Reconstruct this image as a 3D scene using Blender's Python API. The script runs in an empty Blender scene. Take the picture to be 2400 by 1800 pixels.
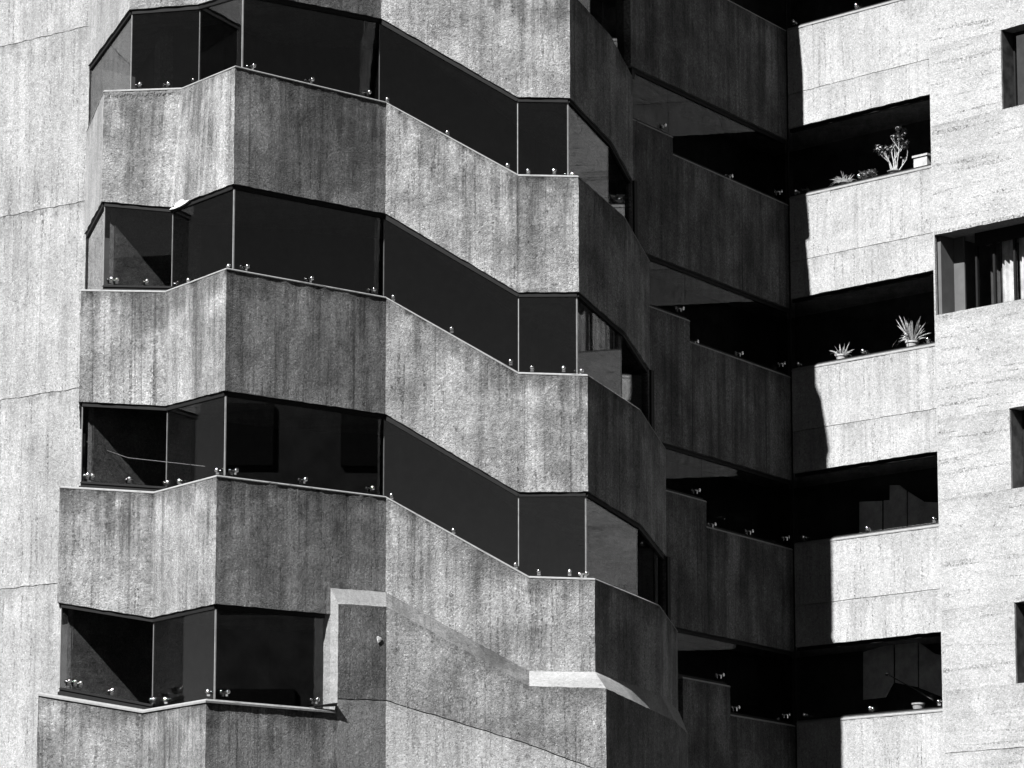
import bpy, math, random
from mathutils import Vector, noise as mnoise
random.seed(7)
C = bpy.context.scene.collection
R = math.radians

# ------------------------------------------------------------------ camera, world, sun, exposure
F = 8700.0                                   # focal length in pixels of a 2400 x 1800 frame
PITCH = math.atan(1580.0 / F)
CAMZ = 1.6
cam_d = bpy.data.cameras.new("camera"); cam = bpy.data.objects.new("camera", cam_d); C.objects.link(cam)
cam_d.sensor_width = 36.0; cam_d.lens = 36.0 * F / 2400.0; cam_d.clip_start = 0.5; cam_d.clip_end = 3000
cam.location = (0, 0, CAMZ); cam.rotation_euler = (R(90) + PITCH, 0, 0)
bpy.context.scene.camera = cam

SUN_AZ, SUN_EL = 36.0, 45.0                  # light travels to the right and away, downwards
w = bpy.data.worlds.new("World"); bpy.context.scene.world = w; w.use_nodes = True
wn = w.node_tree; wn.nodes.clear()
sky = wn.nodes.new("ShaderNodeTexSky"); sky.sky_type = 'NISHITA'; sky.sun_disc = False
sky.sun_elevation = R(SUN_EL); sky.sun_rotation = R(180 + SUN_AZ); sky.altitude = 2000
sky.air_density = 0.9; sky.dust_density = 0.1
sep = wn.nodes.new("ShaderNodeSeparateColor")          # black and white film behind a red filter: red less blue, darker sky
comb = wn.nodes.new("ShaderNodeCombineColor")
bg = wn.nodes.new("ShaderNodeBackground"); bg.inputs['Strength'].default_value = 0.05
wo = wn.nodes.new("ShaderNodeOutputWorld")
wn.links.new(sky.outputs[0], sep.inputs[0])
def _wm(op, a, b, clamp=False):
    n = wn.nodes.new("ShaderNodeMath"); n.operation = op; n.use_clamp = clamp
    for i, v in enumerate((a, b)):
        if isinstance(v, float): n.inputs[i].default_value = v
        else: wn.links.new(v, n.inputs[i])
    return n.outputs[0]
grey = _wm('MAXIMUM', _wm('SUBTRACT', _wm('MULTIPLY', sep.outputs[0], 1.36), _wm('MULTIPLY', sep.outputs[2], .36)), 0.0)
for i in range(3): wn.links.new(grey, comb.inputs[i])
wn.links.new(comb.outputs[0], bg.inputs[0]); wn.links.new(bg.outputs[0], wo.inputs[0])

sd = bpy.data.lights.new("sun", 'SUN'); sun = bpy.data.objects.new("sun", sd); C.objects.link(sun)
sd.energy = 5.0; sd.angle = R(0.5); sd.color = (1, 1, 1)   # neutral: the photograph is black and white
SD = Vector((math.sin(R(SUN_AZ)) * math.cos(R(SUN_EL)), math.cos(R(SUN_AZ)) * math.cos(R(SUN_EL)), -math.sin(R(SUN_EL))))
sun.rotation_euler = SD.to_track_quat('-Z', 'Y').to_euler(); sun.location = (-20, 0, 40)
sc = bpy.context.scene
sc.view_settings.view_transform = 'Standard'; sc.view_settings.look = 'None'; sc.view_settings.gamma = 1
sc.view_settings.use_curve_mapping = False
sc.view_settings.exposure = 2.34
sc.render.engine = 'CYCLES'
sc.cycles.max_bounces = 8; sc.cycles.diffuse_bounces = 1; sc.cycles.glossy_bounces = 4
sc.cycles.transparent_max_bounces = 24; sc.cycles.caustics_reflective = False; sc.cycles.caustics_refractive = False
sc.cycles.use_denoising = True

# ------------------------------------------------------------------ where a pixel of the photograph lies in the place
cp, sp = math.cos(PITCH), math.sin(PITCH)
def ray(px, py):
    a = (px - 1200.0) / F; b = (900.0 - py) / F
    return Vector((a, cp - b * sp, sp + b * cp))
def at_y(px, py, Y):
    d = ray(px, py); return Vector((0, 0, CAMZ)) + d * (Y / d.y)
def at_z(px, py, Z):
    d = ray(px, py); return Vector((0, 0, CAMZ)) + d * ((Z - CAMZ) / d.z)
def at_line(px, py, p, q):                    # vertical plane through plan points p, q
    d = ray(px, py); nx, ny = -(q[1] - p[1]), (q[0] - p[0])
    t = (nx * p[0] + ny * p[1]) / (nx * d.x + ny * d.y)
    return Vector((0, 0, CAMZ)) + d * t
def z_at(px, py, p):                          # height on the vertical through plan point p seen at row py
    d = ray(px, py); return CAMZ + d.z * (p[1] / d.y)

# ------------------------------------------------------------------ materials
def N(nt, typ, **kw):
    n = nt.nodes.new(typ)
    for k, v in kw.items(): setattr(n, k, v)
    return n
def math_n(nt, op, a, b=None, c=None, clamp=False):
    n = N(nt, "ShaderNodeMath", operation=op); n.use_clamp = clamp
    for i, v in enumerate((a, b, c)):
        if v is None: continue
        if isinstance(v, (int, float)): n.inputs[i].default_value = v
        else: nt.links.new(v, n.inputs[i])
    return n.outputs[0]
def maprange(nt, x, a, b, c, d):
    n = N(nt, "ShaderNodeMapRange"); n.clamp = True; n.interpolation_type = 'SMOOTHSTEP'
    nt.links.new(x, n.inputs[0])
    for i, v in enumerate((a, b, c, d)): n.inputs[i + 1].default_value = v
    return n.outputs[0]
def noise_n(nt, vec, scale, detail=3, rough=.6, loc=None, sca=None):
    if sca is not None:
        m = N(nt, "ShaderNodeMapping"); m.inputs['Scale'].default_value = sca
        if loc is not None: nt.links.new(loc, m.inputs['Location'])
        nt.links.new(vec, m.inputs['Vector']); vec = m.outputs[0]
    n = N(nt, "ShaderNodeTexNoise"); n.inputs['Scale'].default_value = scale
    n.inputs['Detail'].default_value = detail; n.inputs['Roughness'].default_value = rough
    nt.links.new(vec, n.inputs['Vector']); return n.outputs[0]

def concrete(name, g, boards='v', streak=.5, lines=.5, speck=.5, top=.5, bump=.012, bottom=0.0, blot=.3, grainy=1.0, mid=0.0):
    m = bpy.data.materials.new(name); m.use_nodes = True; nt = m.node_tree; nt.nodes.clear()
    out = N(nt, "ShaderNodeOutputMaterial"); b = N(nt, "ShaderNodeBsdfPrincipled")
    b.inputs['Roughness'].default_value = .9; b.inputs['Specular IOR Level'].default_value = .15
    nt.links.new(b.outputs[0], out.inputs[0])
    uv = N(nt, "ShaderNodeUVMap", uv_map="UVMap").outputs[0]
    ed = N(nt, "ShaderNodeUVMap", uv_map="edge").outputs[0]
    ob = N(nt, "ShaderNodeTexCoord").outputs['Object']
    sx = N(nt, "ShaderNodeSeparateXYZ"); nt.links.new(ed, sx.inputs[0])
    dtop, dbot = sx.outputs[0], sx.outputs[1]
    fine = noise_n(nt, ob, 27, 6, .82)
    tiny = noise_n(nt, ob, 95, 2, .6)
    mid_n = noise_n(nt, ob, 11, 5, .72)
    big = noise_n(nt, ob, 1.3, 5, .6)
    grain = N(nt, "ShaderNodeTexVoronoi"); grain.inputs['Scale'].default_value = 55
    nt.links.new(ob, grain.inputs['Vector'])
    gd = grain.outputs['Distance']
    gc = N(nt, "ShaderNodeSeparateColor"); nt.links.new(grain.outputs['Color'], gc.inputs[0])
    if boards == 'v': s1, s2, s3 = (7, .3, 1), (15, .55, 1), (2.1, .22, 1)
    else: s1, s2, s3 = (.8, 5, 1), (.45, 8.5, 1), (.5, 2.0, 1)
    st = noise_n(nt, uv, 1, 5, .65, sca=s1)
    ln = noise_n(nt, uv, 1, 3, .6, sca=s2)
    st2 = noise_n(nt, uv, 1, 4, .6, sca=s3)
    v = maprange(nt, fine, .34, .66, 1 - .62 * speck, 1 + .58 * speck)
    v = math_n(nt, 'MULTIPLY', v, maprange(nt, mid_n, .3, .7, 1 + .16 * speck, 1 - .26 * speck))
    pale = maprange(nt, gc.outputs[0], .93, .96, 1.0, 1 + .8 * speck)          # quartz grains
    dark = maprange(nt, gc.outputs[1], .90, .93, 1.0, 1 - .65 * speck)          # lost grains
    pale = math_n(nt, 'MULTIPLY', math_n(nt, 'MULTIPLY', v, pale), dark)
    f_st = maprange(nt, st, .44, .72, 1.04, 1 - .55 * streak)
    f_s2 = maprange(nt, st2, .36, .66, 1 + .22 * streak, 1 - .50 * streak)
    lmask = maprange(nt, ln, .57, .63, 0, 1)                                    # board joints, broken into pits
    lmask = math_n(nt, 'MULTIPLY', lmask, maprange(nt, fine, .40, .56, 1, .0))
    lmask = math_n(nt, 'MULTIPLY', lmask, maprange(nt, mid_n, .36, .60, 1, .15))
    f_ln = math_n(nt, 'SUBTRACT', 1.0, math_n(nt, 'MULTIPLY', lmask, .75 * lines))
    pit = maprange(nt, mid_n, .61, .67, 0, 1)
    pit = math_n(nt, 'MULTIPLY', pit, maprange(nt, fine, .46, .56, 0, 1))
    f_pit = math_n(nt, 'SUBTRACT', 1.0, math_n(nt, 'MULTIPLY', pit, .55))
    f_big = maprange(nt, big, .32, .68, 1 + .30 * blot, 1 - .60 * blot)
    reach = maprange(nt, st, .3, .7, .12, 1.1)
    reach = math_n(nt, 'MULTIPLY', reach, maprange(nt, big, .35, .65, .4, 1.5))
    td = math_n(nt, 'DIVIDE', dtop, reach)
    f_top = maprange(nt, td, 0.0, 1.0, 1 - .55 * top, 1.0)
    f_bot = maprange(nt, dbot, 0.0, .5, 1 + .35 * bottom, 1.0)
    moss = math_n(nt, 'MULTIPLY', maprange(nt, dtop, .0, .13, 1, 0), maprange(nt, st2, .52, .60, 0, 1))
    moss = math_n(nt, 'MULTIPLY', moss, maprange(nt, mid_n, .40, .52, 0, 1))
    f_moss = math_n(nt, 'SUBTRACT', 1.0, math_n(nt, 'MULTIPLY', moss, 1.2 * min(top, .7)))
    runs = noise_n(nt, uv, 1, 2, .5, sca=(11, .12, 1) if boards == 'v' else (.2, 12, 1))
    f_run = maprange(nt, runs, .60, .74, 1, 1 - .75 * streak)
    for f in (f_moss, f_run, f_st, f_s2, f_ln, f_pit, f_big, f_top, f_bot): pale = math_n(nt, 'MULTIPLY', pale, f)
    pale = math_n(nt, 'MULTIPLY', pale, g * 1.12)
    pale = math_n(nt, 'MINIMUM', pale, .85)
    cc = N(nt, "ShaderNodeCombineColor")
    for i in range(3): nt.links.new(pale, cc.inputs[i])
    nt.links.new(cc.outputs[0], b.inputs['Base Color'])
    h = math_n(nt, 'MULTIPLY', fine, 1.0 * grainy)
    h = math_n(nt, 'ADD', h, math_n(nt, 'MULTIPLY', mid_n, 1.1 * grainy))
    h = math_n(nt, 'ADD', h, math_n(nt, 'MULTIPLY', tiny, .35 * grainy))
    h = math_n(nt, 'SUBTRACT', h, math_n(nt, 'MULTIPLY', gd, .35 * grainy))
    h = math_n(nt, 'SUBTRACT', h, math_n(nt, 'MULTIPLY', lmask, .5))
    h = math_n(nt, 'SUBTRACT', h, math_n(nt, 'MULTIPLY', pit, .7))
    h = math_n(nt, 'ADD', h, math_n(nt, 'MULTIPLY', st, .6 if boards == 'v' else .12))
    bp = N(nt, "ShaderNodeBump"); bp.inputs['Strength'].default_value = 1; bp.inputs['Distance'].default_value = bump
    nt.links.new(h, bp.inputs['Height']); nt.links.new(bp.outputs[0], b.inputs['Normal'])
    return m

def plain(name, g, rough=.6, metal=0.0, var=.15, scale=12, bump=0.0):
    m = bpy.data.materials.new(name); m.use_nodes = True; nt = m.node_tree
    b = nt.nodes['Principled BSDF']; b.inputs['Specular IOR Level'].default_value = .1 if g < .05 else .4; b.inputs['Roughness'].default_value = rough; b.inputs['Metallic'].default_value = metal
    ob = N(nt, "ShaderNodeTexCoord").outputs['Object']
    n = noise_n(nt, ob, scale, 3, .6)
    v = maprange(nt, n, .3, .7, g * (1 - var), min(.95, g * (1 + var)))
    cc = N(nt, "ShaderNodeCombineColor")
    for i in range(3): nt.links.new(v, cc.inputs[i])
    nt.links.new(cc.outputs[0], b.inputs['Base Color'])
    if bump:
        bp = N(nt, "ShaderNodeBump"); bp.inputs['Distance'].default_value = bump
        nt.links.new(n, bp.inputs['Height']); nt.links.new(bp.outputs[0], b.inputs['Normal'])
    return m

def glass(name, tint, refl=1.0):
    m = bpy.data.materials.new(name); m.use_nodes = True; nt = m.node_tree; nt.nodes.clear()
    out = N(nt, "ShaderNodeOutputMaterial"); mix = N(nt, "ShaderNodeMixShader")
    tr = N(nt, "ShaderNodeBsdfTransparent"); gl = N(nt, "ShaderNodeBsdfGlossy"); gl.inputs['Roughness'].default_value = .004
    geo = N(nt, "ShaderNodeNewGeometry"); dot = N(nt, "ShaderNodeVectorMath", operation='DOT_PRODUCT')
    nt.links.new(geo.outputs['Incoming'], dot.inputs[0]); nt.links.new(geo.outputs['Normal'], dot.inputs[1])
    c = math_n(nt, 'ABSOLUTE', dot.outputs['Value'])
    f = math_n(nt, 'POWER', math_n(nt, 'SUBTRACT', 1.0, c, clamp=True), 5.0)
    f = math_n(nt, 'ADD', math_n(nt, 'MULTIPLY', f, .93 * refl), .04 * refl)
    dirt = noise_n(nt, N(nt, "ShaderNodeTexCoord").outputs['Object'], 5, 4, .7)
    t = maprange(nt, dirt, .3, .7, tint * 1.06, tint * .92)
    cc = N(nt, "ShaderNodeCombineColor")
    for i in range(3): nt.links.new(t, cc.inputs[i])
    nt.links.new(cc.outputs[0], tr.inputs[0])
    nt.links.new(f, mix.inputs[0]); nt.links.new(tr.outputs[0], mix.inputs[1]); nt.links.new(gl.outputs[0], mix.inputs[2])
    nt.links.new(mix.outputs[0], out.inputs[0])
    return m

M_TOWER = concrete("tower_concrete", .113, 'v', .6, .8, .55, .75, .019, bottom=.4, blot=.6)
M_LEFT = concrete("left_wall_concrete", .1275, 'v', .28, .9, .42, .3, .012, blot=.25)
M_WING = concrete("wing_concrete", .0562, 'v', .85, .6, .7, .3, .012, blot=.8)  # tone lowered because the wing lies in shade, deepening it by colour
M_RIGHT = concrete("right_wall_concrete", .1425, 'v', .16, .8, .34, .2, .009, blot=.15)
M_BOARD = concrete("board_marked_concrete", .1462, 'h', .10, .9, .36, .2, .012, blot=.15)
M_LEDGE = concrete("ledge_concrete", .10500, 'h', .15, .1, .3, 0, .005, blot=.3)
M_SOFFIT = concrete("soffit_concrete", .16, 'h', .6, .9, .4, 0, .006)
M_INNER = concrete("inner_wall_concrete", .16, 'h', .2, .3, .5, 0, .016)
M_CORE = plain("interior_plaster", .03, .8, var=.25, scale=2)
M_COPING = plain("coping_mortar", .10, .7, var=.12, scale=18, bump=.004)
M_FRAME = plain("dark_bronze_metal", .004, .7, 0.0)
M_ALU = plain("grey_aluminium", .11, .45, .6)
M_STEEL = plain("polished_steel", .55, .12, 1.0, var=.05)
M_LITEDGE = plain("lit_glass_edge", .11, .4)
M_GLASS = glass("smoked_glass", .66, 1.2)
M_WINGGLASS = glass("wing_smoked_glass", .66, .3)
M_CLEAR = glass("lighter_glass", .84, .9)
M_WHITE = plain("white_plastic", .45, .5, var=.04)
M_POT = plain("pale_pot_clay", .26, .7)
M_LEAF = plain("leaf", .24, .5, var=.5, scale=30)
M_STEM = plain("woody_stem", .4, .8, var=.3, scale=40)
M_SOIL = plain("potting_soil", .05, .9)
M_JAMBSHADE = plain("painted_jamb_shade", .02, .7, var=.5, scale=6)  # near-black tone that paints shade onto the small windows' left jambs
M_CURT = plain("curtain_cloth", .38, .8, var=.1)
M_PANEL = plain("painted_panel", .045, .6, var=.12, scale=3)
M_DIM = plain("pale_reflection", .55, .7, var=.1, scale=3)
M_BREAK = plain("fresh_broken_mortar", .28, .9, var=.12, scale=25, bump=.02)
M_GROUND = plain("asphalt", .02, .9)

# ------------------------------------------------------------------ mesh helpers
def link(name, me, mat, parent=None):
    o = bpy.data.objects.new(name, me); C.objects.link(o)
    if mat: me.materials.append(mat)
    if parent: o.parent = parent
    return o
def thing(name, label, cat, group=None, loc=(0, 0, 0)):
    o = bpy.data.objects.new(name, None); C.objects.link(o); o.location = loc; o.empty_display_size = .2
    o['label'] = label; o['category'] = cat
    if group: o['group'] = group
    bpy.context.view_layer.update()
    return o
def mesh_obj(name, verts, faces, mat, parent=None, uvs=None, edge=None, smooth=False, ang=35):
    me = bpy.data.meshes.new(name)
    off = Vector((0, 0, 0))
    if parent is not None:
        p = parent
        while p is not None: off += p.location; p = p.parent
    me.from_pydata([Vector(v) - off for v in verts], [], faces)
    if uvs is None:
        uvs = [(v[0] + v[1] * .5, v[2]) for v in verts]
    l = me.uv_layers.new(name="UVMap"); le = me.uv_layers.new(name="edge")
    vi = [0] * len(me.loops); me.loops.foreach_get("vertex_index", vi)
    a = []; b = []
    for i in vi:
        a += uvs[i]; b += (edge[i] if edge else (5.0, 5.0))
    l.data.foreach_set("uv", a); le.data.foreach_set("uv", b)
    me.validate(); me.update()
    if smooth:
        me.polygons.foreach_set("use_smooth", [True] * len(me.polygons)); me.set_sharp_from_angle(angle=R(ang))
    return link(name, me, mat, parent)
class MB:
    def __init__(s): s.v = []; s.f = []
    def box(s, c, x, y, z, hx, hy, hz):       # centre, three unit axes, half sizes
        n = len(s.v); c = Vector(c)
        for i in (-1, 1):
            for j in (-1, 1):
                for k in (-1, 1): s.v.append(c + x * (i * hx) + y * (j * hy) + z * (k * hz))
        for q in ((0, 1, 3, 2), (4, 6, 7, 5), (0, 4, 5, 1), (2, 3, 7, 6), (0, 2, 6, 4), (1, 5, 7, 3)):
            s.f.append([n + i for i in q])
    def beam(s, a, b, w, h, up=Vector((0, 0, 1))):  # bar from a to b, section w x h
        a = Vector(a); b = Vector(b); x = (b - a); L = x.length; x = x / L
        y = up.cross(x); y.normalize(); z = x.cross(y)
        s.box((a + b) / 2, x, y, z, L / 2, w / 2, h / 2)
    def tube(s, pts, rads, seg=6):
        n0 = len(s.v); pts = [Vector(p) for p in pts]
        for i, p in enumerate(pts):
            d = (pts[min(i + 1, len(pts) - 1)] - pts[max(i - 1, 0)]).normalized()
            a = d.orthogonal().normalized(); b = d.cross(a)
            r = rads[i] if hasattr(rads, '__len__') else rads
            for k in range(seg):
                t = 2 * math.pi * k / seg; s.v.append(p + (a * math.cos(t) + b * math.sin(t)) * r)
        for i in range(len(pts) - 1):
            for k in range(seg):
                s.f.append([n0 + i * seg + k, n0 + i * seg + (k + 1) % seg, n0 + (i + 1) * seg + (k + 1) % seg, n0 + (i + 1) * seg + k])
        s.f.append([n0 + k for k in range(seg)][::-1]); s.f.append([n0 + (len(pts) - 1) * seg + k for k in range(seg)])
    def lathe(s, c, prof, seg=20):            # prof: (r, z)
        n0 = len(s.v); c = Vector(c)
        for r, z in prof:
            for k in range(seg):
                t = 2 * math.pi * k / seg; s.v.append(c + Vector((r * math.cos(t), r * math.sin(t), z)))
        for i in range(len(prof) - 1):
            for k in range(seg):
                s.f.append([n0 + i * seg + k, n0 + i * seg + (k + 1) % seg, n0 + (i + 1) * seg + (k + 1) % seg, n0 + (i + 1) * seg + k])
    def sphere(s, c, r, seg=10, ring=7, sq=1.0, ax=Vector((0, 0, 1))):
        n0 = len(s.v); c = Vector(c); a = ax.orthogonal().normalized(); b = ax.cross(a)
        for i in range(ring + 1):
            ph = math.pi * i / ring
            for k in range(seg):
                t = 2 * math.pi * k / seg
                s.v.append(c + (a * math.cos(t) + b * math.sin(t)) * (r * math.sin(ph) + 1e-5) + ax * (r * sq * math.cos(ph)))
        for i in range(ring):
            for k in range(seg):
                s.f.append([n0 + i * seg + k, n0 + i * seg + (k + 1) % seg, n0 + (i + 1) * seg + (k + 1) % seg, n0 + (i + 1) * seg + k])
    def leaf(s, a, d, n, L, W, bend=.3, seg=5):
        n0 = len(s.v); a = Vector(a); d = d.normalized(); side = d.cross(n).normalized(); nn = side.cross(d)
        for i in range(seg + 1):
            t = i / seg; wd = W * math.sin(math.pi * min(1, t * .93 + .07)) ** .8
            c = a + d * (L * t) - Vector((0, 0, 1)) * (bend * L * t * t)
            s.v += [c - side * wd, c + nn * wd * .25, c + side * wd]
        for i in range(seg):
            for k in range(2):
                s.f.append([n0 + i * 3 + k, n0 + i * 3 + k + 1, n0 + (i + 1) * 3 + k + 1, n0 + (i + 1) * 3 + k])
    def build(s, name, mat, parent=None, smooth=False, ang=40):
        return mesh_obj(name, s.v, s.f, mat, parent, smooth=smooth, ang=ang)

def rough(p, amp):                            # small unevenness, a function of the place only so that neighbours meet
    q = p * 5.0; r = p * 17.0
    return (mnoise.noise_vector(q) * 1.0 + mnoise.noise_vector(r) * .6) * amp

def plan_offset(pts, t):
    out = []
    n = len(pts)
    for i in range(n):
        p = Vector((pts[i][0], pts[i][1]))
        ds = []
        if i > 0:
            d = Vector((p.x - pts[i - 1][0], p.y - pts[i - 1][1]))
            if d.length > 1e-4: ds.append(d.normalized())
        if i < n - 1:
            d = Vector((pts[i + 1][0] - p.x, pts[i + 1][1] - p.y))
            if d.length > 1e-4: ds.append(d.normalized())
        if len(ds) < 2:                       # a doubled point: look further
            for j in (i - 2, i + 2):
                if 0 <= j < n:
                    d = Vector((pts[j][0] - p.x, pts[j][1] - p.y))
                    if j < i: d = -d
                    if d.length > 1e-4 and len(ds) < 2: ds = ([d.normalized()] + ds) if j < i else (ds + [d.normalized()])
        ns = [Vector((-d.y, d.x)) for d in ds]
        m = ns[0] if len(ns) == 1 else (ns[0] + ns[1])
        m.normalize(); k = max(.55, m.dot(ns[0]))
        out.append(p + m * (t / k))
    return out

def strip(name, tops, bots, t, mat, parent, cell=.07, amp=.004, crumble=.006, run0=0.0, rows=None):
    """a wall that follows a folded plan line: outer face gridded and uneven, inner face t behind it"""
    inner = plan_offset(tops, t)
    hmax = max(a.z - b.z for a, b in zip(tops, bots)); m = rows or max(2, int(math.ceil(hmax / cell)))
    cols = []
    for i in range(len(tops) - 1):
        L = (Vector(tops[i + 1][:2]) - Vector(tops[i][:2])).length
        if L < 1e-4: continue
        n = max(1, int(math.ceil(L / cell)))
        for j in range(n + 1 if i == len(tops) - 2 else n):
            s = j / n
            cols.append((tops[i].lerp(tops[i + 1], s), bots[i].lerp(bots[i + 1], s), inner[i].lerp(inner[i + 1], s), L * s + run0, j == 0))
        run0 += L
    V, Fc, U, E = [], [], [], []; rw = m + 3
    for ci, (a, b, q, run, cor) in enumerate(cols):
        h = a.z - b.z
        for r in range(m + 1):
            p = b.lerp(a, r / m)
            k = amp + (crumble if r in (0, m) else 0)
            if cor and crumble: k += .3 * crumble
            p = p + rough(p, k)
            V.append(p); U.append((run, p.z)); E.append((h * (1 - r / m), h * r / m))
        V.append(Vector((q.x, q.y, a.z))); U.append((run, a.z + t)); E.append((0, h))
        V.append(Vector((q.x, q.y, b.z))); U.append((run, b.z - t)); E.append((h, 0))
    n = len(cols)
    for c in range(n - 1):
        o = c * rw
        for r in range(m): Fc.append((o + r, o + rw + r, o + rw + r + 1, o + r + 1))
        Fc.append((o + m, o + rw + m, o + rw + m + 1, o + m + 1))
        Fc.append((o + m + 1, o + rw + m + 1, o + rw + m + 2, o + m + 2))
        Fc.append((o + m + 2, o + rw + m + 2, o + rw, o))
    Fc.append(tuple(range(rw))[::-1]); Fc.append(tuple(range((n - 1) * rw, n * rw)))
    return mesh_obj(name, V, Fc, mat, parent, U, E, smooth=True, ang=38)

def coping(name, tops, parent, mat=None, h=.020, out=.007, back=.05, lift=.004, sl=None):
    """thin bevelled mortar cap along a parapet top"""
    o1 = plan_offset(tops, -out); o2 = plan_offset(tops, back * .35); o3 = plan_offset(tops, back + .06)
    V, Fc = [], []
    for i, p in enumerate(tops):
        z = p.z + lift
        for (q, dz) in ((o1[i], -h), (o1[i], -h * .35), (o2[i], .012), (o3[i], .012), (o3[i], -h)):
            v = Vector((q.x, q.y, z + dz)); V.append(v + rough(v, .002))
    for i in range(len(tops) - 1):
        for k in range(5):
            a, b = i * 5 + k, i * 5 + (k + 1) % 5
            Fc.append((a, a + 5, b + 5, b))
    Fc.append((4, 3, 2, 1, 0)); n = (len(tops) - 1) * 5; Fc.append((n, n + 1, n + 2, n + 3, n + 4))
    return mesh_obj(name, V, Fc, mat or M_COPING, parent)

def slab(name, edge_pts, back_pts, parent, mat, th=.12):
    V, Fc = [], []
    for a, b in zip(edge_pts, back_pts):
        V += [a, b, a + Vector((0, 0, th)), b + Vector((0, 0, th))]
    for i in range(len(edge_pts) - 1):
        o = i * 4
        Fc += [(o, o + 1, o + 5, o + 4), (o + 2, o + 6, o + 7, o + 3), (o, o + 4, o + 6, o + 2), (o + 1, o + 3, o + 7, o + 5)]
    e = (len(edge_pts) - 1) * 4
    Fc += [(0, 2, 3, 1), (e, e + 1, e + 3, e + 2)]
    uv = [(v[0] * 1.0, v[1] * .3) for v in V]
    return mesh_obj(name, V, Fc, mat, parent, uv)

# polished clamp that grips the foot of a pane; its mesh is shared
def clamp_mesh():
    b = MB(); X, Y, Z = Vector((1, 0, 0)), Vector((0, 1, 0)), Vector((0, 0, 1))
    for s in (-1, 1):
        b.sphere((0, .06 * s, .045), .038, 12, 8, .8, Y)
        pass
    b.box((0, -.03, .012), X, Y, Z, .026, .005, .03)
    b.box((0, .03, .012), X, Y, Z, .026, .005, .03)
    b.tube([(0, -.06, .045), (0, .06, .045)], .016, 8)
    me = mesh_obj("clamp", b.v, b.f, M_STEEL, None, smooth=True)
    d = me.data; bpy.data.objects.remove(me); return d
CLAMP = clamp_mesh()
def place_clamp(px, py, p, q, parent, yaw=0.0, dz=0.0):
    c = at_line(px, py, p, q); d = Vector((q[0] - p[0], q[1] - p[1]))
    o = bpy.data.objects.new("clamp", CLAMP); C.objects.link(o); o.parent = parent; o['kind'] = 'thing'
    o.location = c + Vector((0, 0, -.045 + dz)); o.rotation_euler = (0, 0, math.atan2(d.y, d.x) + R(yaw))
    return o

def pane(p, q, zt, zb, parent, mat=None, th=.012, label=None):
    """upright glass sheet over the plan segment p-q; zt, zb are (left, right) heights"""
    d = (Vector(q[:2]) - Vector(p[:2])).normalized(); n = Vector((-d.y, d.x)) * (th / 2)
    P = Vector(p[:2]) + d * .006; Q = Vector(q[:2]) - d * .006
    V = []
    for (u, i) in ((P, 0), (Q, 1)):
        for s in (-1, 1):
            for z in (zb[i], zt[i]): V.append(Vector((u.x + n.x * s, u.y + n.y * s, z)))
    Fc = [(0, 4, 5, 1), (2, 3, 7, 6), (0, 1, 3, 2), (4, 6, 7, 5), (0, 2, 6, 4), (1, 5, 7, 3)]
    return mesh_obj("glass_pane", V, Fc, mat or M_GLASS, parent)
def bar(name, a, b, w, h, mat, parent):
    m = MB(); m.beam(a, b, w, h); return m.build(name, mat, parent)
def post(name, x, y, z0, z1, wx, wy, ang, mat, parent):
    m = MB(); X = Vector((math.cos(ang), math.sin(ang), 0)); Y = Vector((-math.sin(ang), math.cos(ang), 0))
    m.box((x, y, (z0 + z1) / 2), X, Y, Vector((0, 0, 1)), wx / 2, wy / 2, (z1 - z0) / 2)
    return m.build(name, mat, parent)

# ------------------------------------------------------------------ ground
g = mesh_obj("ground", [(-400, -300, 0), (400, -300, 0), (400, 500, 0), (-400, 500, 0)], [(0, 1, 2, 3)], M_GROUND); g['kind'] = 'structure'

# ------------------------------------------------------------------ added block out of frame, darkens the reflections in the tower's left panes
opp = thing("added_reflection_block", "dark flat-roofed block across the street, mirrored in the tower's left window panes", "building")
m = MB(); AX = (Vector((1, 0, 0)), Vector((0, 1, 0)), Vector((0, 0, 1)))
m.box((-44, -38, 16.5), *AX, 30, 7, 16.5); m.build("wall", M_CORE, opp)
m = MB(); m.box((-44, -38, 33.3), *AX, 30.2, 7.2, .3); m.build("roof", M_FRAME, opp)
m = MB(); m.box((-27, -38, 34.6), *AX, 4, 3, 1.0); m.build("roof_hut", M_CORE, opp)
for r_ in range(9):
    for c_ in range(8):
        m = MB(); m.box((-17 - c_ * 3.4, -30.96, 5 + r_ * 3.1), *AX, .8, .05, .7); m.build("window", M_FRAME, opp)

opp2 = thing("added_reflection_block", "low dark-clad block beyond the right edge, mirrored in the tower's lower centre-left panes", "building")  # added out of frame to darken what the lower panes reflect
m = MB(); m.box((32, 44, 9), *AX, 9, 16, 9); m.build("wall", M_CORE, opp2)
m = MB(); m.box((32, 44, 18.2), *AX, 9.2, 16.2, .2); m.build("roof", M_FRAME, opp2)
for r_ in range(5):
    for c_ in range(9):
        m = MB(); m.box((22.96, 30.5 + c_ * 3.3, 2.5 + r_ * 3.2), *AX, .05, .9, .7); m.build("window", M_FRAME, opp2)

# ------------------------------------------------------------------ plan lines of the two shaded / sunlit wings
CORN = Vector((4.89, 64.0)); PB0 = Vector((2.254, 59.5)); PR1 = Vector((7.14, 61.6))
dB = (CORN - PB0).normalized(); dR = (PR1 - CORN).normalized(); nR = Vector((-dR.y, dR.x)); nB = Vector((-dB.y, dB.x))
PRF = CORN + dR * 8
def onB(px, py): return at_line(px, py, PB0, CORN)
def onR(px, py): return at_line(px, py, CORN, PRF)

# ------------------------------------------------------------------ zigzag tower
tower = thing("zigzag_tower", "raw concrete tower with zigzag parapets and smoked glass bands, in front of the shaded wing", "tower")
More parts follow.
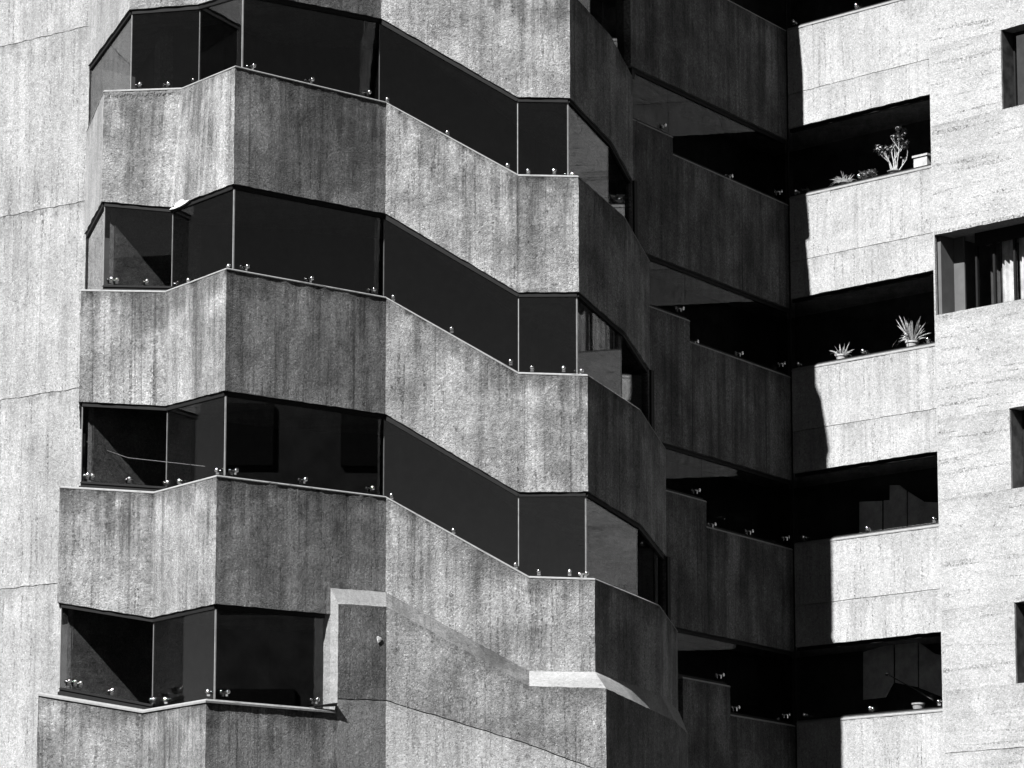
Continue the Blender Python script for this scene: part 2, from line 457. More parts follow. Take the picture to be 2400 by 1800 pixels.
#          A            B            C            D            E            F             G             H             I
TOP = {1: [(205, 308), (243, 213), (425, 207), (551, 155), (905, 240), (1215, 410), (1356, 413), (1463, 508), (1522, 611)],
       2: [None,       (190, 680), (387, 683), (531, 629), (905, 697), (1215, 874), (1377, 879), (1500, 960), (1560, 1052)],
       3: [None,       (140, 1141), (360, 1154), (508, 1115), (905, 1165), (1240, 1352), (1394, 1357), (1545, 1419), (1588, 1479)]}
BOT = {0: [(207, 155), (303, 22), (463, 10), (567, -22), (893, 42), (1213, 227), (1336, 229), (1433, 331), (1484, 424)],
       1: [(207, 583), (240, 472), (400, 486), (550, 430), (897, 500), (1218, 685), (1353, 684), (1463, 777), (1517, 868)],
       2: [None,       (187, 941), (387, 951), (525, 915), (897, 970), (1235, 1153), (1371, 1152), (1510, 1228), (1562, 1305)]}
YD = {0: 54.75, 1: 54.6, 2: 54.45, 3: 54.3}
YB = {0: 56.25, 1: 56.12, 2: 56.02, 3: 55.9}
YC = {0: 56.2, 1: 56.0, 2: 55.9, 3: 55.78}
YE = {0: 57.05, 1: 56.95, 2: 56.85, 3: 56.75}
YF = {0: 57.05, 1: 56.95, 2: 56.84, 3: 56.72}
A_PLAN = Vector((-6.90, 58.5))
def band_pts(k, src, lvl=None):
    S = src[k]; out = []
    D = at_y(*S[3], YD[k]); zl = D.z
    for i, s in enumerate(S):
        if i == 0:
            z = z_at(*s, A_PLAN) if s else None
            out.append(Vector((A_PLAN.x, A_PLAN.y, z if z is not None else zl)))
        elif i == 1: out.append(at_y(*s, YB[k]))
        elif i == 2: out.append(at_y(*s, YC[k]))
        elif i == 3: out.append(D)
        elif i == 4: out.append(at_y(*s, YE[k]))
        elif i == 5: out.append(at_y(*s, YF[k]))
        elif i == 6: out.append(at_y(*s, YF[k] - .02))
        elif i == 7: out.append(at_y(*s, YF[k] + {0: 1.12, 1: 1.16, 2: 1.42, 3: 1.72}[k]))
        else: out.append(onB(*s))
    return out
tops = {k: band_pts(k, TOP) for k in TOP}
bots = {0: band_pts(0, BOT)}
for k in (1, 2):
    T = tops[k]; out = []
    for i, p in enumerate(T):
        s = BOT[k][i]
        if i == 0: out.append(Vector((p.x, p.y, T[1].z - 1.75)))
        elif i == 2: q = at_y(s[0], s[1], p.y); out.append(q)
        else: out.append(Vector((p.x, p.y, z_at(s[0], s[1], p))))
    bots[k] = out
tops[0] = [Vector((b.x, b.y, b.z + 1.76)) for b in bots[0]]
for k in (-1, -2, -3):                       # storeys above the frame, they cast the shade on the right wing
    for dct in (tops, bots):
        dct[k] = [2 * a - b for a, b in zip(dct[k + 1], dct[k + 2])]
        dct[k][0].x, dct[k][0].y = A_PLAN
        dct[k][8].x, dct[k][8].y = {-1: (1.95, 59.15), -2: (1.9, 59.4), -3: (1.88, 59.6)}[k]
for k, st_, sb_ in ((-1, .42, -.15), (-2, .70, .08), (-3, .75, .4)):   # unseen storeys bent to shape the shadow on the right wing
    for i in (5, 6, 7):
        for dct, f in ((tops, st_), (bots, sb_)):
            dct[k][i].x -= .8 * f; dct[k][i].y += .6 * f
# band 3: left of J its foot is a window head, right of it a sloping ledge
T3 = tops[3]
def foot(p, px, py): return Vector((p.x, p.y, z_at(px, py, p)))
pJ = at_line(777, 1150, T3[3], T3[4]); tJ = (pJ.x - T3[3].x) / (T3[4].x - T3[3].x)
J3 = T3[3].lerp(T3[4], tJ)
b3B, b3C, b3D = foot(T3[1], 137, 1412), foot(T3[2], 362, 1447), foot(T3[3], 502, 1415)
J3a, J3b = foot(J3, 776, 1439), foot(J3, 778, 1378)
b3E, b3F, b3G, b3H, b3I = [foot(T3[i], *s) for i, s in ((4, (905, 1388)), (5, (1240, 1573)), (6, (1396, 1575)), (7, (1555, 1626)), (8, (1585, 1664)))]
b3A = Vector((A_PLAN.x, A_PLAN.y, b3B.z))

for k in (-3, -2, -1, 0, 1, 2):
    a, b = tops[k], bots[k]
    strip("splayed_return", a[:2], b[:2], .3, M_LEFT, tower, cell=.07 if k >= 0 else .3)
    strip("parapet_wall", a[1:], b[1:], .42, M_TOWER, tower, cell=.07 if k >= 0 else .3)
# broken-off nick at the foot of band 1 (fresh mortar) is built further down
strip("parapet_wall", T3[:4] + [J3], [b3A, b3B, b3C, b3D, J3a], .45, M_TOWER, tower)
strip("parapet_wall", [J3] + T3[4:], [J3b, b3E, b3F, b3G, b3H, b3I], .45, M_TOWER, tower, run0=9)
for k in (1, 2, 3): coping("coping", tops[k][0 if k == 1 else 1:], tower)

# the solid foot of the tower (band 4)
D4 = at_y(483, 1640, 54.05); zl = D4.z
B4, C4 = at_y(90, 1624, 55.7), at_y(335, 1665, 55.6)
E4 = at_y(906, 1422, 56.45); F4 = at_y(1241, 1608, 56.2); G4 = at_y(1420, 1613, 56.1)
J4 = at_line(786, 1663, D4, E4); J4.z = zl; K4 = at_line(793, 1415, D4, E4)
H4 = at_y(1582, 1690, 59.0); I4 = onB(1612, 1720)
A4 = Vector((A_PLAN.x - .1, A_PLAN.y, zl))
ZB = at_y(900, 1900, 56).z
def down(p, z): return Vector((p.x, p.y, z))
strip("foot_wall", [A4, B4, C4, D4, down(K4, zl)], [down(p, ZB) for p in (A4, B4, C4, D4, K4)], .6, M_TOWER, tower, cell=.08)
coping("coping", [B4, C4, D4, J4], tower, h=.045, out=.02)
jt = [z_at(790, 1638, K4), z_at(905, 1642, E4), z_at(1241, 1745, F4), z_at(1420, 1812, G4), z_at(1582, 1860, H4), z_at(1612, 1870, I4)]
up = [K4, E4, F4, G4, H4, I4]
M_FOOTLO = concrete("foot_concrete_lower", .1162, 'v', .3, .4, .5, .1, .013, blot=.15)
M_FOOTUP = concrete("foot_concrete_upper", .0863, 'v', .45, .5, .65, .3, .016, blot=.6)
strip("foot_wall", up, [down(p, z + .008) for p, z in zip(up, jt)], .5, M_FOOTUP, tower, run0=3)
strip("foot_wall", [down(p, z - .008) for p, z in zip(up, jt)], [down(p, ZB) for p in up], .5, M_FOOTLO, tower, run0=3)
# sloping ledge between band 3 and the foot
le_t = [J3b, b3E, b3F, b3G, b3H, b3I]
def ledge_piece(i0, i1, mat, run):
    V, Fc, U = [], [], []; nrow = 5; colsn = 0
    for i in range(i0, i1):
        L = (up[i + 1] - up[i]).length; n = max(2, int(L / .06))
        for j in range(n + 1 if i == i1 - 1 else n):
            s = j / n; a = le_t[i].lerp(le_t[i + 1], s); b = up[i].lerp(up[i + 1], s)
            for r in range(nrow + 1):
                p = a.lerp(b, r / nrow); p = p + rough(p, .008 if r in (0, nrow) else .004); V.append(p); U.append((run + L * s, p.z))
            V.append(Vector((b.x, b.y, b.z)) + Vector((0, .3, -.06))); U.append((run, 0))
            V.append(a + Vector((0, .3, 0))); U.append((run, 0)); colsn += 1
        run += L
    rw = nrow + 3
    for c in range(colsn - 1):
        for r in range(rw):
            a, b = c * rw + r, c * rw + (r + 1) % rw; Fc.append((a, b, b + rw, a + rw))
    Fc.append(tuple(range(rw))); Fc.append(tuple(range((colsn - 1) * rw, colsn * rw))[::-1])
    mesh_obj("ledge", V, Fc, mat, tower, U, smooth=True)
M_DIRTY = concrete("weathered_ledge_concrete", .0638, 'v', .4, .4, .5, 0, .012, blot=.8)
ledge_piece(0, 1, M_LEDGE, 0); ledge_piece(1, 2, M_DIRTY, 3); ledge_piece(2, 5, M_LEDGE, 6)
# splayed jamb left of the foot, closing the lowest window
gl3 = plan_offset([T3[0], T3[1], T3[2], T3[3], T3[4]], .07)
JI = Vector((at_line(757, 1550, gl3[3], gl3[4]).x, at_line(757, 1550, gl3[3], gl3[4]).y))
V, Fc, U = [], [], []
n = 24
for i in range(n + 1):
    t = i / n
    o = K4.lerp(down(K4, zl - .02), t)
    top_in = Vector((J3b.x, J3b.y, J3b.z)); it = top_in.lerp(down(top_in, zl - .02), t)
    inn = Vector((JI.x, JI.y, it.z)); deep = inn + Vector((-.16, .75, 0))
    dk = Vector((E4.x - K4.x, E4.y - K4.y, 0)).normalized(); nk = Vector((-dk.y, dk.x, 0))
    for p in (o, it, inn, deep, deep + nk * .1 + dk * .3, o + nk * .35 + dk * .15, o + nk * .03 + dk * .03):
        q = p + rough(p, .004); V.append(q); U.append((p.x + p.y, p.z))
for i in range(n):
    for k in range(7):
        a, b = i * 7 + k, i * 7 + (k + 1) % 7; Fc.append((a, b, b + 7, a + 7))
Fc.append(tuple(range(7))[::-1]); Fc.append(tuple(range(n * 7, n * 7 + 7)))
mesh_obj("splayed_jamb", V, Fc, M_LEDGE, tower, U)

# interior: slabs that make each window's ceiling, a core wall behind
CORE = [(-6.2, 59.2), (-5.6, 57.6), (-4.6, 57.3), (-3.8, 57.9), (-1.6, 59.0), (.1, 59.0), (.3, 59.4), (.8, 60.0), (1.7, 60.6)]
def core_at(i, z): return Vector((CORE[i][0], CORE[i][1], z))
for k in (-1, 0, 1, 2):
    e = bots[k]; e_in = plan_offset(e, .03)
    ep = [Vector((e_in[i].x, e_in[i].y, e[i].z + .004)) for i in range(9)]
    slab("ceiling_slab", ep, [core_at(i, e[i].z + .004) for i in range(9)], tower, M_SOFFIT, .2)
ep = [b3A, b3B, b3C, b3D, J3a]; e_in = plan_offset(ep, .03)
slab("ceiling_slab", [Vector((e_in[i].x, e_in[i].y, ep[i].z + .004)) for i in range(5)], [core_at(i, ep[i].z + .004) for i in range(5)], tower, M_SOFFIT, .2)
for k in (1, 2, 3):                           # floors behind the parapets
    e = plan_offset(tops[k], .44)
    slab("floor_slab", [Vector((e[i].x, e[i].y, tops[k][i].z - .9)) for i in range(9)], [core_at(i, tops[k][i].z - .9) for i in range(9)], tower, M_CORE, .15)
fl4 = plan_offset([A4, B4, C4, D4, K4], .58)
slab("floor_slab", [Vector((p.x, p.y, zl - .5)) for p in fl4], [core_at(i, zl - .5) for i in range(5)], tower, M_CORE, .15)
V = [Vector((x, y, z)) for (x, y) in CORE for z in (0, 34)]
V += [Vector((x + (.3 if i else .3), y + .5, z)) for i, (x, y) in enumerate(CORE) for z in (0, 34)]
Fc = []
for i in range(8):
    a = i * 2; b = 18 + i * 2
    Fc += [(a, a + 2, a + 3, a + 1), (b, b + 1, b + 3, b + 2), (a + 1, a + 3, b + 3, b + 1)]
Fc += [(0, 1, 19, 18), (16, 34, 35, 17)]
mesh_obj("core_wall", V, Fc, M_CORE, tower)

# glazing: k = band above the opening
def yaw_for(i): return 35 if i in (1, 2) else (12 if i == 3 else 0)
CL = {0: [(2, [(325, 199), (391, 198)], 1), (2, [(458, 190)], 2), (3, [(588, 155), (725, 187), (859, 217)], 3),
          (4, [(908, 234), (1049, 312), (1190, 389)], 4), (5, [(1238, 402), (1299, 402)], 5), (6, [(1334, 409)], 6)],
      1: [(1, [(258, 655), (272, 657), (342, 660), (414, 664)], 1), (2, [(445, 658), (539, 625)], 2), (3, [(573, 625), (724, 653), (870, 679)], 3),
          (4, [(922, 697), (1059, 772), (1197, 848)], 4), (5, [(1247, 863), (1321, 864)], 5), (6, [(1356, 870)], 6)],
      2: [(1, [(203, 1114), (215, 1116), (301, 1123), (390, 1131)], 1), (2, [(424, 1128), (512, 1103)], 2), (3, [(547, 1103), (709, 1124), (867, 1144)], 3),
          (4, [(918, 1162), (1063, 1243), (1209, 1324)], 4), (5, [(1263, 1340), (1335, 1341)], 5), (6, [(1367, 1345)], 6)],
      3: [(1, [(160, 1597), (174, 1599), (187, 1602), (260, 1620), (358, 1640)], 1), (2, [(391, 1640), (491, 1622)], 2), (3, [(527, 1622), (737, 1640)], 3)]}
for k in (-1, 0, 1, 2, 3):
    up_b = bots[k] if k < 3 else [b3A, b3B, b3C, b3D, b3E]
    lo_t = tops[k + 1] if k < 3 else [A4, B4, C4, D4, down(E4, zl)]
    gp = plan_offset(up_b, .06)
    if k == 3:
        gp = gp[:4] + [Vector((JI.x, JI.y))]
        up_b = up_b[:4] + [J3a]; lo_t = lo_t[:4] + [J4]
    nn = len(gp); panes = {}
    fr = .045
    for i in range(nn - 1):
        zt = (up_b[i].z + .02, up_b[i + 1].z + .02); zb = (lo_t[i].z + .02, lo_t[i + 1].z + .02)
        p = pane(gp[i], gp[i + 1], zt, zb, tower); panes[i] = p
        a = lambda j, z: Vector((gp[j].x, gp[j].y, z))
        h = .075
        bar("head_frame", a(i, up_b[i].z - h / 2 + .005), a(i + 1, up_b[i + 1].z - h / 2 + .005), .07, h, M_FRAME, tower)
        sh_ = .115 if (i == 1 and k >= 1) else .05
        bar("sill_frame", a(i, lo_t[i].z + sh_ / 2 - .005), a(i + 1, lo_t[i + 1].z + sh_ / 2 - .005), .06, sh_, M_FRAME, tower)
        if sh_ > .1: bar("sill_rail", a(i, lo_t[i].z + .085) + Vector((-.01, -.04, 0)), a(i + 1, lo_t[i + 1].z + .085) + Vector((-.01, -.04, 0)), .014, .016, M_FRAME, tower)
    for i in range(1, nn - (1 if k < 3 else 1)):   # pale strips where two panes meet, sunlit glass edges put in as colour
        wd = .022 if i in (3, 6) else .014
        d = gp[i]
        if i in (7, 8): wd = .008
        post("pane_joint", d.x, d.y, lo_t[i].z + .03, up_b[i].z - .075, wd, .016, .6 if i != 5 else 0, M_LITEDGE if i < 7 else M_FRAME, tower)
    for (_, pts, i) in CL.get(k, []):
        for (px, py) in pts:
            place_clamp(px, py, gp[i], gp[i + 1], panes[i], yaw_for(i))
    # stout jamb where the window line meets the shaded wing
    if k < 3:
        e = gp[8]; post("window_jamb", e.x + .03, e.y + .02, lo_t[8].z, up_b[8].z, .1, .16, math.atan2(dB.y, dB.x), M_FRAME, tower)
# rough inner side wall behind the left window corners: the sun reaches its foot
for k in (0, 1, 2, 3):
    up_b = bots[k] if k < 3 else [b3A, b3B]; lo = tops[k + 1][1].z if k < 3 else zl
    b = plan_offset(up_b if k < 3 else [b3A, b3B, b3C], .12)[1]
    s = Vector((b.x + .10, b.y + .12)); ang = R(40); L = 2.2
    d = Vector((math.cos(ang), math.sin(ang)))
    if k == 0: s = s + Vector((.2, .9)); L = 1.6
    T = [Vector((s.x + d.x * L * t, s.y + d.y * L * t, up_b[1].z)) for t in (0, 1)]
    B = [Vector((p.x, p.y, lo - .4)) for p in T]
    strip("inner_side_wall", T, B, .15, M_INNER, tower, cell=.08, amp=.006)

# ------------------------------------------------------------------ left wall
left = thing("pale_wall_block", "tall pale concrete wall with vertical board marks at the left edge, left of the tower", "building")
AL = Vector((-6.88, 58.55)); dL = Vector((-1.53, 1.2)).normalized(); LL = AL + dL * 3.4; AL2 = AL
zs = []
for py in (60, 470, 908, 1362): zs.append(z_at(190, py, AL))
zs = [zs[0] + 6.2, zs[0] + 3.05] + zs + [zs[-1] - 3.0, 0]
for i in range(len(zs) - 1):
    t = [Vector((LL.x, LL.y, zs[i] - .006)), Vector((AL2.x, AL2.y, zs[i] - .006))]
    b = [Vector((LL.x, LL.y, zs[i + 1] + .006)), Vector((AL2.x, AL2.y, zs[i + 1] + .006))]
    vis = 1 <= i <= 6
    strip("wall_panel", t, b, .3, M_LEFT, left, cell=.07 if vis else .5, amp=.005 if vis else 0, crumble=.014 if vis else 0, run0=i * 5.3)
# the panel's joint backing
V = []
for p in (LL, AL2):
    for z in (0, 34): V.append(Vector((p.x + .05, p.y + .06, z)))
q0 = LL + Vector((.3, .4)); q1 = AL2 + Vector((.1, .4))
for p in (q0, q1):
    for z in (0, 34): V.append(Vector((p.x, p.y, z)))
mesh_obj("wall_core", V, [(0, 2, 3, 1), (4, 5, 7, 6), (0, 1, 5, 4), (2, 6, 7, 3), (1, 3, 7, 5)], M_FRAME, left)

# ------------------------------------------------------------------ shaded wing (recedes to the inner corner)
wing = thing("shaded_wing", "dark wing in full shade with stepped parapets, between the tower and the sunlit wing", "building")
def wall_poly(name, front, on, n2, th, mat, parent, cell=.09, amp=.004, run0=0.0):
    """quad panel given by four pixels TL TR BR BL on a wall line, with thickness"""
    P = [on(*s) for s in front] if not isinstance(front[0], Vector) else front
    TLp, TRp, BRp, BLp = P
    L = (TRp - TLp).length; H = max((TLp - BLp).length, (TRp - BRp).length)
    nx, ny = max(1, int(L / cell)), max(1, int(H / cell)); V, Fc, U, E = [], [], [], []
    for j in range(ny + 1):
        for i in range(nx + 1):
            p = BLp.lerp(BRp, i / nx).lerp(TLp.lerp(TRp, i / nx), j / ny)
            p2 = p + rough(p, amp + (.006 if (j in (0, ny)) and amp else 0))
            V.append(p2); U.append((run0 + L * i / nx, p.z)); E.append((H * (1 - j / ny), H * j / ny))
    w_ = nx + 1
    for j in range(ny):
        for i in range(nx): Fc.append((j * w_ + i, j * w_ + i + 1, (j + 1) * w_ + i + 1, (j + 1) * w_ + i))
    o = len(V); n3 = Vector((n2.x, n2.y, 0)) * th
    for p in (BLp, BRp, TRp, TLp): V.append(p + n3); U.append((0, p.z)); E.append((1, 1))
    bl = list(range(w_)); tl = list(range(ny * w_, ny * w_ + w_)); ls = [j * w_ for j in range(ny + 1)]; rs = [j * w_ + nx for j in range(ny + 1)]
    Fc.append(tuple(bl[::-1] + [o, o + 1])); Fc.append(tuple(tl + [o + 2, o + 3]))
    Fc.append(tuple(ls + [o + 3, o])); Fc.append(tuple(rs[::-1] + [o + 1, o + 2])); Fc.append((o, o + 3, o + 2, o + 1))
    return mesh_obj(name, V, Fc, mat, parent, U, E, smooth=True, ang=35)
CX = {0: 1843, 1: 1848, 2: 1852, 3: 1857, 4: 1864}      # inner corner column of each level
# main parapet panels of the wing: level k top edge (left px, left py, right py), foot = head of window k
WB = {0: ((1620, -10), (1843, 72), (1487, 186), (1844, 300)),
      1: ((1577, 377), (1848, 466), (1523, 621), (1851, 700)),
      2: ((1617, 817), (1852, 868), (1562, 1056), (1856, 1110)),
      3: ((1656, 1243), (1857, 1279), (1605, 1487), (1862, 1515)),
      4: ((1712, 1682), (1864, 1695), (1665, 1900), (1868, 1900))}
STEP = {1: ((1487, 288), (1577, 314), 377), 2: ((1526, 726), (1617, 745), 817), 3: ((1566, 1154), (1656, 1172), 1243), 4: ((1608, 1592), (1712, 1606), 1682)}
for k in WB:
    tl, tr, bl, br = WB[k]
    zt0, zt1 = onB(*tl), onB(*tr)
    b0, b1 = onB(*bl), onB(*br)
    # run the panel behind the tower to the left so nothing is left open
    x0 = PB0 - dB * .2
    zf = min(b0.z, b1.z)
    def on_s(s, z): q = PB0 + dB * s; return Vector((q.x, q.y, z))
    s_step = (Vector((zt0.x, zt0.y)) - PB0).dot(dB); s_c = (CORN - PB0).length
    zb = (b0.z + b1.z) / 2; zt = (zt0.z + zt1.z) / 2
    if k == 0: zt = zt1.z
    s_i = (Vector((onB(*(STEP[k][0] if k in STEP else bl)).xy)) - PB0).dot(dB) - .12
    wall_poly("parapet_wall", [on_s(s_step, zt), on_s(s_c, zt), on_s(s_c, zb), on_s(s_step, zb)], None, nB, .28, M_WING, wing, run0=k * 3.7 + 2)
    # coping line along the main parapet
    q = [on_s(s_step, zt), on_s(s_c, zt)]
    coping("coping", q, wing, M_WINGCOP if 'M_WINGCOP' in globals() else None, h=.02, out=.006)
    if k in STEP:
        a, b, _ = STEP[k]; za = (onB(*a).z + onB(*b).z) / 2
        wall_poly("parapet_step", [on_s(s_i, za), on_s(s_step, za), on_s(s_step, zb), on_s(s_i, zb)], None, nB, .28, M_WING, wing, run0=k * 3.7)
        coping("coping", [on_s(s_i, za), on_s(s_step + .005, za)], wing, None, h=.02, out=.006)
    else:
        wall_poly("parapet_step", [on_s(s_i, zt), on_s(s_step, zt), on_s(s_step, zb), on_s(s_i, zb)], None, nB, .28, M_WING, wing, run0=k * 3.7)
    # window below this panel
    if k < 4:
        ntl, ntr = onB(*WB[k + 1][0]), onB(*WB[k + 1][1]); zn = (ntl.z + ntr.z) / 2
        a, b, _ = STEP[k + 1]; zs_ = (onB(*a).z + onB(*b).z) / 2
        s2 = (Vector((ntl.x, ntl.y)) - PB0).dot(dB)
        def gpt(s): q = PB0 + dB * s + nB * .09; return Vector((q.x, q.y))
        s_j = s_i + .16
        p1 = pane(gpt(s_j), gpt(s2 + .01), (zb + .02,) * 2, (zs_ + .02,) * 2, wing, M_WINGGLASS)
        p2 = pane(gpt(s2 + .01), gpt(s_c + .06), (zb + .02,) * 2, (zn + .02,) * 2, wing, M_WINGGLASS)
        for (u0, u1, z_, nm) in ((s_j, s2, zs_, "sill_frame"), (s2, s_c + .05, zn, "sill_frame"), (s_j, s_c + .05, zb - .06, "head_frame")):
            A_, B_ = gpt(u0), gpt(u1); bar(nm, (A_.x, A_.y, z_ + .03), (B_.x, B_.y, z_ + .03), .06, .06, M_FRAME, wing)
        cl = {0: [(1550, 293), (1586, 376), (1707, 413), (1824, 449)], 1: [(1592, 723), (1626, 801), (1731, 828), (1831, 852)],
              2: [(1630, 1149), (1667, 1229), (1755, 1245), (1841, 1259)], 3: [(1686, 1582), (1723, 1658), (1842, 1675)]}[k]
        for j, (px, py) in enumerate(cl):
            place_clamp(px, py, gpt(0), gpt(2), p1 if j == 0 else p2, 25)

# ------------------------------------------------------------------ sunlit wing and board-marked block (right)
right = thing("sunlit_wing", "bright concrete wing with window bands, its left part in the tower shadow", "building")
block = thing("board_marked_block", "bright block with horizontal board marks at the right edge, with deep small windows", "building")
WR = {-1: None,
      0: ((1843, 72), (2178, -22), (1844, 300), (2182, 222)),
      1: ((1848, 466), (2185, 388), (1851, 700), (2190, 634)),
      2: ((1852, 868), (2192, 807), (1856, 1110), (2199, 1057)),
      3: ((1857, 1279), (2204, 1228), (1862, 1515), (2212, 1482)),
      4: ((1864, 1695), (2216, 1662), (1868, 1910), (2222, 1890))}
JOINT = {0: (2100, 158), 1: (2100, 563), 2: (2100, 973), 3: (2100, 1392), 4: (2100, 1860)}
SEAM = (Vector(onR(2186, 430)[:2]) - CORN).dot(dR)
def sR(s, z, off=0.0): q = CORN + dR * s + nR * off; return Vector((q.x, q.y, z))
lev = {}
for k in (0, 1, 2, 3, 4):
    tl, tr, bl, br = WR[k]
    zt = (onR(*tl).z * .5 + onR(*tr).z * .5); zb = (onR(*bl).z * .5 + onR(*br).z * .5)
    lev[k] = (zt, zb)
    zj = onR(*JOINT[k]).z
    wall_poly("wall_panel", [sR(0, zt), sR(SEAM - .012, zt), sR(SEAM - .012, zj + .005), sR(0, zj + .005)], None, nR, .28, M_RIGHT, right, cell=.08, run0=k * 4.3)
    wall_poly("wall_panel", [sR(0, zj - .005), sR(SEAM - .012, zj - .005), sR(SEAM - .012, zb), sR(0, zb)], None, nR, .28, M_RIGHT, right, cell=.08, run0=k * 4.3 + 2)
    coping("coping", [sR(0, zt), sR(SEAM - .014, zt)], right, h=.03, out=.01)
# (heads above level 0 so the top strip closes)
zt0 = lev[0][0]
for zz in (zt0 + 1.25, zt0 + 4.2, zt0 + 7.2):
    wall_poly("wall_panel", [sR(0, zz + 1.7), sR(SEAM, zz + 1.7), sR(SEAM, zz), sR(0, zz)], None, nR, .28, M_RIGHT, right, cell=.3)
    def _b(s, z): q = PB0 + dB * s; return Vector((q.x, q.y, z))
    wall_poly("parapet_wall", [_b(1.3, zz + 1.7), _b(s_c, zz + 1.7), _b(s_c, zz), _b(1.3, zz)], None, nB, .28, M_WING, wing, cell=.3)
CLR = {-1: [(1862, 52), (2009, 14)], 0: [(1867, 449), (2016, 414)], 1: [(1873, 853), (2025, 824), (2177, 797)],
       2: [(1885, 1259), (2035, 1239), (2191, 1217)], 3: [(1887, 1675), (2042, 1660), (2203, 1645)]}
def gR(s, off=.09): q = CORN + dR * s + nR * off; return Vector((q.x, q.y))
for k in (-1, 0, 1, 2, 3):
    zh = lev[k][1] if k >= 0 else zt0 + 1.25
    zl_ = lev[k + 1][0]
    e = SEAM - .03
    p = pane(gR(.03), gR(e), (zh + .02,) * 2, (zl_ + .02,) * 2, right, M_CLEAR)
    bar("sill_frame", (*gR(.0), zl_ + .035), (*gR(e), zl_ + .035), .05, .055, M_ALU if 0 else M_FRAME, right)
    bar("sill_rail", (*gR(.0, .05), zl_ + .022), (*gR(e, .05), zl_ + .022), .03, .03, M_ALU, right)
    bar("head_frame", (*gR(.0), zh - .03), (*gR(e), zh - .03), .06, .06, M_FRAME, right)
    for (px, py) in CLR[k]: place_clamp(px, py, gR(0), gR(2), p, 20)
    # loggia ceiling and floor, carried round the inner corner
    for (z_, nm, mt) in ((zh + .006, "ceiling_slab", M_SOFFIT), (zl_ - .55, "floor_slab", M_CORE)):
        ed = [Vector((*(PB0 + dB * -.05 + nB * .03), z_)), Vector((*(CORN + (nB + nR) * .03), z_)), Vector((*gR(e + .0, .03), z_))]
        bk = [Vector((*(PB0 + dB * -.05 + nB * 1.5), z_)), Vector((CORN.x - .1, CORN.y + 2.2, z_)), Vector((*gR(e, 1.5), z_))]
        slab(nm, ed, bk, right, mt, .15)
# back wall of the loggias
V = []
for (x, y) in ((PB0 + dB * -.9 + nB * 1.35), Vector((CORN.x - .1, CORN.y + 2.05)), gR(SEAM, 1.35), gR(SEAM + .0, 1.6), Vector((CORN.x, CORN.y + 2.4)), (PB0 + dB * -.9 + nB * 1.6)):
    for z in (0, 34): V.append(Vector((x, y, z)))
Fc = [(i * 2, i * 2 + 2, i * 2 + 3, i * 2 + 1) for i in range(5)] + [(10, 0, 1, 11)]
mesh_obj("loggia_back_wall", V, Fc, M_CORE, right)
# end wall of the loggias at the seam, behind the block
EW = MB(); EW.box(Vector((*gR(SEAM + .05, .75), 17)), Vector((dR.x, dR.y, 0)), Vector((nR.x, nR.y, 0)), Vector((0, 0, 1)), .04, .68, 17)
EW.build("loggia_end_wall", M_PANEL, right)
# dark recessed groove at the inner corner
post("corner_groove", CORN.x - .0, CORN.y - .012, 0, 34, .03, .03, R(45), M_FRAME, wing)

# board-marked block: its face stands 3 cm proud of the sunlit wing
PROUD = -.035
def oR(px, py): q = at_line(px, py, CORN + nR * PROUD, PRF + nR * PROUD); return (Vector(q[:2]) - CORN - nR * PROUD).dot(dR), q.z
s0 = SEAM + .03
wins = []
sa, za1 = oR(2340, 71); _, za0 = oR(2343, 258)
sb, zb1 = oR(2198, 549); _, zb0 = oR(2205, 737)
sc_, zc1 = oR(2364, 957); _, zc0 = oR(2369, 1146)
sd_, zd1 = oR(2383, 1411); _, zd0 = oR(2387, 1602)
sE = s0 + 4.0
def bp(sA, sB, z1, z0, run=0.0, mat=None, cell=.08):
    return wall_poly("wall_panel", [sR(sA, z1, PROUD), sR(sB, z1, PROUD), sR(sB, z0, PROUD), sR(sA, z0, PROUD)], None, nR, .36, mat or M_BOARD, block, cell=cell, run0=run)
sO = 1.0                                      # width of the small windows
_, zj1 = oR(2202, 300); _, zj2 = oR(2210, 1030); _, zj3 = oR(2220, 1765)
sc_ = (sa + sc_ + sd_) / 3; sa = sc_
bp(s0, sE, za1 + 9, za1 + 2.0, 0, cell=.4)
bp(s0, sE, za1 + 2.0, za1, 0)
bp(s0, sa, za1, za0, 0); bp(sa + sO, sE, za1, za0, 5)
bp(s0, sE, za0, zb1, 0)
bp(sb + 2.6, sE, zb1, zb0, 8)                 # right of the wide opening
bp(s0, sE, zb0, zc1, 1)
bp(s0, sa, zc1, zc0, 1); bp(sa + sO, sE, zc1, zc0, 6)
bp(s0, sE, zc0, zd1, 1)
bp(s0, sa, zd1, zd0, 1); bp(sa + sO, sE, zd1, zd0, 6)
bp(s0, sE, zd0, zj3 + .005, 1)
bp(s0, sE, zj3 - .005, 2.0, 2, cell=.12)
def back(sA, sB, z1, z0, off, mat, nm="window_back"):
    m = MB(); m.box(sR((sA + sB) / 2, (z1 + z0) / 2, off), Vector((dR.x, dR.y, 0)), Vector((nR.x, nR.y, 0)), Vector((0, 0, 1)), (sB - sA) / 2, .02, (z1 - z0) / 2)
    return m.build(nm, mat, block)
